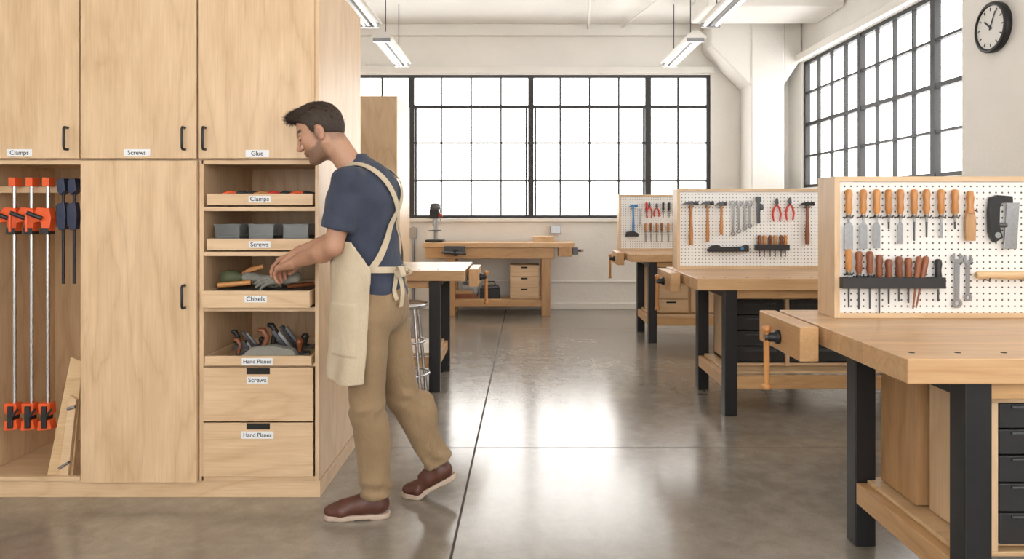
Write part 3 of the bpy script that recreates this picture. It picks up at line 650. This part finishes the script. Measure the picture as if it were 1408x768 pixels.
def pants(P):
    q=loc(P); d=smin(el(q,(-.012,0,.935),(.128,.165,.13)),el(q,(-.045,0,.88),(.09,.15,.09)),.03)
    legs=[]
    for Hh,K,A in((HL,KL,AL),(HR,KR,AR)):
        l=smin(rc(P,Hh,K,.098,.071),rc(P,K,A,.069,.067),.03)
        l=smin(l,el(P,(K+A)/2+np.array([.018,0,.05]),(.062,.060,.12)),.03)
        ax=(A-K)/np.linalg.norm(A-K); zz=((P-A.astype(np.float32))@ax.astype(np.float32))
        zk=(P-K.astype(np.float32))[...,2]
        am=.0006+.0030*np.exp(-((zk-.01)/.045)**2)+.0050*np.exp(-((zz+.03)/.05)**2)
        x=P[...,0]; y=P[...,1]; z=P[...,2]
        l=l+am*(np.sin(75*z+34*x+2.2*np.sin(14*y+9*z)+2*np.sin(15*x))+.4*np.sin(120*z-50*x+2*np.sin(24*x+12*y)))
        legs.append(np.maximum(l,zz))
    g=smin(legs[0],legs[1],.012)
    d=smin(d,g,.035)+wr(q,.0008,1.1)
    return np.maximum(d,q[...,2]-1.0)
sdfmesh('trousers',pants,(-.84,2.86,.03),(-.22,3.5,1.02),.006,pantm,man,3)
def apron_solid(P):
    q=loc(P); d=torso(P)-.012
    z=q[...,2]; k=np.clip((1.1-z)/.5,0,1)
    uu=(q[...,0]-.0)/(.165+.012*k); vv=(q[...,1])/(.178+.02*k)
    r=np.sqrt(uu*uu+vv*vv)+1e-5; c=(r-1)*.165
    c=np.maximum(c,z-1.2)
    ang=np.arctan2(q[...,1],q[...,0])
    f1=.0065*np.sin(7*ang+1.2+1.2*np.sin(6*z))*np.clip((1.05-z)/.35,0,1.2)
    f2=.0028*np.sin(30*(z+.35*q[...,0])+2.5*np.sin(3*ang))
    return smin(d,c,.05)+f1+f2
def apron(P):
    q=loc(P); u,v,z=q[...,0],q[...,1],q[...,2]; d=apron_solid(P)
    pk=(np.abs(u-.045)<.07)&(z>.72)&(z<.93)&(v>0)
    pk2=(np.abs(v)<.065)&(u>.05)&(z>1.18)&(z<1.31)
    edge_u=np.interp(z,[.5,.6,1.07,1.12,1.24,1.40],[-.045,-.05,-.075,-.04,.055,.085])
    th_=np.where(pk|pk2,.0105,.0045)
    sh=np.abs(d-.002)-th_
    sh=np.maximum(sh,edge_u-u)
    hem=.612+.012*np.sin(15*v+1)+.06*(u-.05)*-1
    sh=np.maximum(sh,hem-z); bibv=np.interp(z,[1.1,1.2,1.38],[.3,.16,.105])
    sh=np.maximum(sh,np.abs(v)-bibv); sh=np.maximum(sh,z-1.37)
    return sh
sdfmesh('apron',apron,(-.90,2.86,.56),(-.42,3.42,1.42),.005,apm,man,1)
def sdf_proj(p,off):
    p=np.array(p,np.float32)
    for _ in range(6):
        e=.004; Q=np.array([p]+[p+e*np.eye(3)[i] for i in range(3)],np.float32); d=torso(Q); g=(d[1:]-d[0])/e; g/=np.linalg.norm(g)+1e-9; p=p-(d[0]-off)*g
    return p,g
def catmull(pts,n=8):
    pts=[np.array(p,float) for p in pts]; pts=[2*pts[0]-pts[1]]+pts+[2*pts[-1]-pts[-2]]; out=[]
    for i in range(1,len(pts)-2):
        for k in range(n):
            t=k/n; a,b_,c,d=pts[i-1:i+3]; out.append(.5*((2*b_)+(-a+c)*t+(2*a-5*b_+4*c-d)*t*t+(-a+3*b_-3*c+d)*t**3))
    out.append(pts[-2]); return out
def ribbon(bld,pts,w,mat,off=.011,proj=True,nrm=None):
    pts=catmull(pts); PN=[sdf_proj(p,off) if proj else (np.array(p),np.array(nrm,float)) for p in pts]
    P_=[a for a,_ in PN]; vs=[];fs=[]
    for i,(p,n) in enumerate(PN):
        t=P_[min(i+1,len(P_)-1)]-P_[max(i-1,0)]; t=t/(np.linalg.norm(t)+1e-9); s_=np.cross(t,n); s_/=np.linalg.norm(s_)+1e-9
        for a,c in((-1,-1),(1,-1),(1,1),(-1,1)): vs.append(tuple(p+s_*w/2*a+n*.0018*c))
    for i in range(len(P_)-1):
        for k in range(4): fs.append((4*i+k,4*i+(k+1)%4,4*i+4+(k+1)%4,4*i+4+k))
    fs+=[(0,1,2,3),tuple(4*(len(P_)-1)+k for k in range(4))]
    bld.add(vs,fs,mat,False)
b=B('apron_straps')
ribbon(b,[TW(.16,.095,1.35),TW(.13,.11,1.42),TW(.06,.10,1.50),TW(-.02,.085,1.47),TW(-.09,.04,1.38),TW(-.11,-.04,1.25),TW(-.10,-.11,1.14),TW(-.07,-.15,1.07)],.028,apm)
ribbon(b,[TW(.16,-.095,1.35),TW(.13,-.11,1.42),TW(.06,-.10,1.50),TW(-.02,-.085,1.47),TW(-.09,-.04,1.38),TW(-.115,.04,1.25),TW(-.10,.11,1.14),TW(-.06,.15,1.065)],.028,apm)
ribbon(b,[TW(-.06,.15,1.07),TW(-.09,.10,1.065),TW(-.12,.03,1.06),TW(-.12,-.03,1.06),TW(-.09,-.10,1.065),TW(-.06,-.15,1.07)],.026,apm,.013)
kn=TW(-.13,.05,1.06)
ribbon(b,[kn,kn+np.array([.035,-.01,.03]),kn+np.array([.06,-.015,.0]),kn+np.array([.035,-.01,-.02]),kn],.022,apm,proj=False,nrm=(0.3,-.2,.9))
ribbon(b,[kn,kn+np.array([.02,-.03,.02]),kn+np.array([.035,-.05,-.015]),kn+np.array([.012,-.03,-.02]),kn],.022,apm,proj=False,nrm=(.2,-.3,.9))
ribbon(b,[kn,kn+np.array([.02,-.01,-.04]),kn+np.array([.028,-.015,-.09]),kn+np.array([.02,-.01,-.15])],.02,apm,proj=False,nrm=(.8,-.6,0))
ribbon(b,[kn,kn+np.array([.0,-.02,-.04]),kn+np.array([-.005,-.025,-.08]),kn+np.array([.005,-.02,-.12])],.02,apm,proj=False,nrm=(.8,-.6,0))
b.build(parent=man)
pt=math.radians(25); yw_=math.radians(0)
hF=np.array([-math.cos(pt)*math.cos(yw_),math.cos(pt)*math.sin(yw_),-math.sin(pt)]); hL=np.cross([0,0,1],hF); hL/=np.linalg.norm(hL); hU=np.cross(hF,hL)
HC=np.array([-.860,3.12,1.650]); RH=np.stack([hF,hL,hU],1).astype(np.float32)
def hloc(P): return (P-HC.astype(np.float32))@RH
nbl=hloc(TW(.07,0,1.46).astype(np.float32))
def head(P):
    q=hloc(P).astype(np.float32); s=q.copy(); s[...,1]=np.abs(s[...,1])
    d=el(s,(-.014,0,.032),(.098,.076,.083))
    d=smin(d,el(s,(.034,0,-.025),(.055,.058,.085)),.03)
    d=smin(d,el(s,(.028,0,-.078),(.054,.048,.042)),.025)
    d=smin(d,rc(s,(-.008,.052,-.058),(.058,.024,-.104),.014,.014),.022)
    d=smin(d,el(s,(.073,0,-.106),(.021,.023,.018)),.02)
    d=smin(d,rc(s,(.086,.008,.018),(.072,.046,.020),.009,.008),.012)
    d=smin(d,el(s,(.055,.044,-.028),(.024,.016,.018)),.02)
    d=smax(d,-el(s,(.097,.030,.001),(.016,.018,.012)),.010)
    d=smin(d,rc(s,(.088,0,.010),(.114,0,-.032),.0065,.0095),.009)
    d=smin(d,el(s,(.104,.009,-.038),(.012,.008,.0075)),.005)
    d=smax(d,-el(s,(.108,.006,-.046),(.005,.003,.004)),.002)
    d=smin(d,el(s,(.083,0,-.062),(.014,.026,.014)),.01)
    d=smin(d,el(s,(.093,0,-.0625),(.007,.021,.0045)),.004)
    d=smin(d,el(s,(.091,0,-.0735),(.007,.019,.005)),.004)
    d=smax(d,-el(s,(.100,0,-.0680),(.007,.024,.0012)),.002)
    ey=el(s,(.075,.031,-.001),(.0140,.0145,.0130)); d=smin(d,ey,.003)
    d=smax(d,-el(s,(.090,.031,-.0085),(.005,.012,.0016)),.001)
    e=el(s,(-.012,.076,-.020),(.019,.008,.031)); e=smin(e,el(s,(-.02,.080,-.010),(.017,.006,.024)),.006)
    e=smax(e,-el(s,(-.010,.088,-.014),(.010,.008,.018)),.004)
    d=smin(d,e,.005)
    d=smin(d,rc(s,(-.036,0,-.045),nbl,.054,.062),.03)
    return d
def sm(x,a,b_): t=np.clip((x-a)/(b_-a),0,1); return t*t*(3-2*t)
def headcol(v):
    q=hloc(v.astype(np.float32)); x,y,z=q[:,0],np.abs(q[:,1]),q[:,2]; c=np.tile(SK,(len(v),1))
    nz=np.sin(x*900+y*700)*np.sin(z*800+x*300)*.10
    lowb=np.interp(x,[0,.03,.06,.08],[-.030,-.050,-.056,-.048])
    beard=sm(lowb-z,-.004,.014)*sm(x,-.015,.012)*(1-sm(-z,.118,.138))
    side=(1-sm(np.abs(x-.004),.008,.018))*sm(y,.045,.055)*(1-sm(z,.03,.05))*sm(z,-.06,-.03)*.9
    beard=np.maximum(beard,side); up=np.clip(beard*(.66+nz),0,1)
    lips=(1-sm(y,.018,.024))*sm(x,.088,.092)*(1-sm(np.abs(z+.068),.008,.011)); up=up*(1-lips)
    c=c*(1-up[:,None])+np.array([.10,.055,.035])*up[:,None]
    c=c*(1-lips[:,None]*.7)+np.array([.46,.19,.15])*lips[:,None]*.7
    brow=(1-sm(np.abs(z-.025),.005,.009))*sm(x,.048,.056)*sm(y,.006,.012)*(1-sm(y,.054,.060))
    c=c*(1-brow[:,None]*.9)+np.array([.035,.018,.012])*brow[:,None]*.9
    lash=(1-sm(np.abs(z+.0085),.0025,.0050))*sm(x,.066,.071)*(1-sm(np.abs(y-.032),.014,.018))
    c=c*(1-lash[:,None]*.9)+np.array([.02,.012,.01])*lash[:,None]*.9
    nape=sm(-x,.03,.05)*sm(z,-.09,-.05)*.5; c=c*(1-nape[:,None])+np.array([.12,.07,.045])*nape[:,None]
    ch=np.exp(-(((x-.06)/.03)**2+((y-.045)/.02)**2+((z+.03)/.02)**2))+np.exp(-(((x-.11)/.015)**2+((z+.035)/.015)**2))+.7*np.exp(-(((y-.08)/.01)**2))
    c=c*(1-.15*np.clip(ch,0,1)[:,None]*np.array([0.1,1,1])); return c
sdfmesh('head',head,(-1.03,2.98,1.44),(-.66,3.26,1.83),.0028,skin,man,1,colfn=headcol)
def hairlo(x): return np.interp(x,[-.13,-.085,-.06,-.035,-.022,-.004,.004,.016,.026,.05,.075,.1],[-.052,-.050,-.045,-.035,.016,.018,-.010,-.010,.034,.058,.070,.074]).astype(np.float32)
def hair(P):
    q=hloc(P).astype(np.float32); s=q.copy(); s[...,1]=np.abs(s[...,1]); x,y,z=s[...,0],s[...,1],s[...,2]
    d=el(s,(-.015,0,.033),(.1015,.0795,.0875))
    d=smin(d,el(s,(.025,0,.100),(.070,.050,.028)),.02)
    d=smin(d,el(s,(.075,0,.096),(.026,.038,.020)),.018)
    d=smin(d,el(s,(-.048,0,-.006),(.062,.058,.06)),.02)
    lo=hairlo(x); d=smax(d,(lo-z)*.8,.005)
    return d
sdfmesh('hair',hair,(-1.05,2.98,1.5),(-.66,3.26,1.86),.003,hairm,man,1)
rng=np.random.default_rng(3)
P=grid((-1.05,2.98,1.5),(-.66,3.26,1.86),.006); hv,_f=snets(hair(P),(-1.05,2.98,1.5),.006)
pick=hv[rng.integers(0,len(hv),5200)]+rng.normal(0,.002,(5200,3))
q=hloc(pick.astype(np.float32)).astype(float); gn=q-np.array([-.015,0,.03]); gn/=np.linalg.norm(gn,axis=1)[:,None]
topw=np.clip((q[:,2]-.055)/.05,0,1); 
comb=np.where(topw[:,None]>.2,np.array([[.8,0,.35]]),np.array([[-.35,0,-.9]]))
comb=comb+rng.normal(0,.22,comb.shape); comb-=gn*(comb*gn).sum(1)[:,None]*.85; comb/=np.linalg.norm(comb,axis=1)[:,None]
frontw=np.clip((q[:,0]-.02)/.06,0,1)*topw
L=.010+.020*topw+.008*frontw
vs=[];fs=[]
for i in range(len(q)):
    p=q[i]-gn[i]*.003
    d0=comb[i]*(1)+gn[i]*(.35+.6*frontw[i]); d0/=np.linalg.norm(d0); side_=np.cross(d0,gn[i]); side_/=np.linalg.norm(side_)+1e-9
    o=len(vs); r=.0011
    for k in range(4):
        t=k/3; c=p+d0*L[i]*t+gn[i]*(-.35*L[i]*t*t*(1-.3*frontw[i])); w_=r*(1-t*.85)
        vs+= [c-side_*w_,c+side_*w_,c+gn[i]*w_*1.2]
    for k in range(3):
        a=o+3*k
        for m_ in range(3): fs.append((a+m_,a+(m_+1)%3,a+3+(m_+1)%3,a+3+m_))
vs=HC+np.array(vs)@RH.T.astype(float)
hb=B('hair_strands'); hb.v=[tuple(v) for v in vs]; hb.f=[list(f) for f in fs]; hb.m=[0]*len(fs); hb.sm=[True]*len(fs); hb.mats=[hairm]; hb.build(parent=man)
def armhand(name,S,E,Wp,tip,side,mat,parent,curl=(30,38,28),dors=(0,0,1),forearm=True,col=True,h=.0028):
    Wp=np.array(Wp,float); x=np.array(tip,float)-Wp; x/=np.linalg.norm(x); z=np.array(dors,float); z-=x*(z@x); z/=np.linalg.norm(z); y=np.cross(z,x)*(-side)
    R=np.stack([x,y,z],1).astype(np.float32)
    def f(P):
        q=(P-Wp.astype(np.float32))@R; d=None
        ys=[.030,.010,-.010,-.028]; base=[(.088,.030,0),(.092,.010,.002),(.088,-.010,0),(.080,-.028,-.003)]
        Ls=[(.043,.026,.022),(.047,.029,.023),(.043,.027,.022),(.034,.021,.019)]; rr=[.0098,.0100,.0094,.0082]
        palm=smin(rc(q,(-.02,.012,0),(.015,.012,0),.021,.019),rc(q,(-.02,-.012,0),(.015,-.012,0),.021,.019),.012)
        for i in range(4):
            palm=smin(palm,rc(q,(.008,ys[i]*.55,-.002),base[i],.0165,.0118),.012)
        palm=smin(palm,rc(q,(.02,.018,-.010),(.058,.030,-.012),.016,.011),.012)
        d=palm
        fing=None
        for i in range(4):
            p=np.array(base[i],float); a=0; g=None; sp=[.10,.02,-.05,-.13][i]
            for j in range(3):
                a+=math.radians(curl[j]+(i-1.5)*3); dr=np.array([math.cos(a)*math.cos(sp),math.sin(sp)*math.cos(a),-math.sin(a)]); p2=p+dr*Ls[i][j]
                r0=rr[i]*(1-.09*j); r1=rr[i]*(1-.09*(j+1)); c_=rc(q,p,p2,r0,r1); c_=smin(c_,el(q,p,(r0*1.08,)*3),.003)
                g=c_ if g is None else smin(g,c_,.004); p=p2
            fing=g if fing is None else np.minimum(fing,g)
        d=smin(d,fing,.007)
        t=smin(rc(q,(.018,.020,-.008),(.052,.046,-.022),.017,.0125),rc(q,(.052,.046,-.022),(.082,.046,-.036),.012,.0105),.006)
        t=smin(t,rc(q,(.082,.046,-.036),(.102,.036,-.046),.0105,.0088),.004)
        d=smin(d,t,.008)
        if forearm:
            w0=Wp-x*.012
            fa=rc(P,E,E+(w0-E)*.28,.037,.0425); fa=smin(fa,rc(P,E+(w0-E)*.28,w0,.042,.0255),.03)
            ua=rc(P,S+(E-S)*.3,E,.052,.037); fa=smin(fa,ua,.018)
            d=smin(d,fa,.014)
        return d
    pts=[Wp-.06,Wp+.06,Wp+x*.2+.05,Wp+x*.2-.06]
    if forearm: pts+=[E-.07,E+.07,S+(E-S)*.3+.07,S+(E-S)*.3-.07]
    pts=np.array(pts); lo=pts.min(0)-.01; hi=pts.max(0)+.01
    cf=None
    if col:
        def cf(v):
            q=(v-Wp)@R; c=np.tile(SK,(len(v),1))*np.array([.97,.93,.92]); k=sm(q[:,0],.08,.14)[:,None]*np.array([0,.12,.10]); return c*(1-k)
    return sdfmesh(name,f,lo,hi,h,mat,parent,1,colfn=cf)
armhand('arm_left',SL,EL_,WL,(-1.14,3.275,1.045),1,skin,man,curl=(30,38,30),dors=(0,-.35,1))
armhand('arm_right',SR,ER,WR,(-1.13,3.30,1.055),-1,skin,man,curl=(26,34,28),dors=(0,.1,1))
armhand('work_glove',None,None,np.array([fx(402,3.33),3.33,1.005]),(fx(330,3.36),3.36,.985),1,greyg,None,curl=(8,10,10),dors=(0,-.3,1),forearm=False,col=False,h=.003)
armhand('work_glove',None,None,np.array([fx(345,3.42),3.42,1.0]),(fx(400,3.44),3.44,.985),-1,greyg,None,curl=(6,8,8),forearm=False,col=False,h=.003)
def shoe_upper(P):
    d=smin(rc(P,(.045,0,.055),(.12,0,.056),.034,.038),rc(P,(.12,0,.056),(.20,0,.042),.038,.039),.02)
    d=smin(d,el(P,(.232,0,.034),(.052,.040,.030)),.02)
    d=smin(d,rc(P,(.06,0,.06),(.065,0,.125),.040,.040),.03)
    d=smin(d,rc(P,(.10,0,.075),(.165,0,.062),.026,.02),.02)
    d=smin(d,rc(P,(.19,-.02,.035),(.205,.02,.035),.028,.028),.02)
    d=np.where((P[...,0]>.225)&(P[...,0]<.229),d+.0015,d)
    return np.maximum(d,.015-P[...,2])
def shoe_sole(P):
    Q=P.copy(); Q[...,2]=0
    d=smin(rc(Q,(.04,0,0),(.12,.003,0),.036,.034),rc(Q,(.12,.003,0),(.205,.0,0),.034,.045),.03); d=smin(d,rc(Q,(.205,0,0),(.245,-.002,0),.045,.040),.01)
    arch=np.where((P[...,0]>.085)&(P[...,0]<.15),.005,0)
    return np.maximum(d,np.maximum(P[...,2]-.022,arch-P[...,2]))
def shoe(orig,yaw,bend):
    o=np.array(orig,float); xd=np.array([-math.cos(yaw),math.sin(yaw),0]); yd=np.cross([0,0,1],xd)
    def vf(v):
        v=v.copy(); a=bend; xx=v[:,0]-.205; t=np.clip(-xx/.04,0,1)*a
        c,s_=np.cos(t),np.sin(t); nx=np.where(xx<0,xx*c+v[:,2]*s_,xx); nzz=np.where(xx<0,-xx*s_+v[:,2]*c,v[:,2])
        return o+(nx+.205)[:,None]*xd+v[:,1][:,None]*yd+nzz[:,None]*np.array([0,0,1])
    sdfmesh('shoe_upper',shoe_upper,(-.01,-.06,0),(.30,.06,.18),.004,shoem,man,1,vfn=vf)
    sdfmesh('shoe_sole',shoe_sole,(-.01,-.06,-.006),(.30,.06,.03),.003,solem,man,1,vfn=vf)
    bl=B('shoe_laces')
    for k in range(4):
        x0=.125+.02*k; zt=.098-.0065*k*1.4
        pts=np.array([(x0,-.022,zt-.012),(x0+.004,-.008,zt+.001),(x0+.004,.008,zt+.001),(x0,.022,zt-.012)]); bl.tube([tuple(p) for p in vf(pts)],.0022,shoem,6)
    bl.build(parent=man)
shoe((-.553,3.125,0),math.radians(-5),0)
shoe((-.258,3.335,0),math.radians(2),math.radians(28))

# ---------------------------------------------------------------- light, world, camera
w=bpy.data.worlds.new('overcast_sky'); bpy.context.scene.world=w; w.use_nodes=True
bg=w.node_tree.nodes['Background']; bg.inputs[0].default_value=(1,.98,.945,1); bg.inputs[1].default_value=5.5
sc=bpy.context.scene
sc.view_settings.view_transform='Standard'; sc.view_settings.look='None'; sc.view_settings.exposure=0
cam=bpy.data.cameras.new('camera'); co=bpy.data.objects.new('camera',cam); bpy.context.collection.objects.link(co)
co.location=(0,0,H); co.rotation_euler=(math.pi/2,0,0); cam.sensor_width=36; cam.lens=36*F0/1408; cam.shift_x=-(VX-704)/1408; cam.shift_y=-(384-VY)/1408; cam.clip_start=.05; cam.clip_end=200
if DEBUG:
    k,cxp,cyp=DEBUG; cam.lens*=k; cam.shift_x=(cxp-VX)*k/1408; cam.shift_y=-(cyp-VY)*k/1408
sc.camera=co
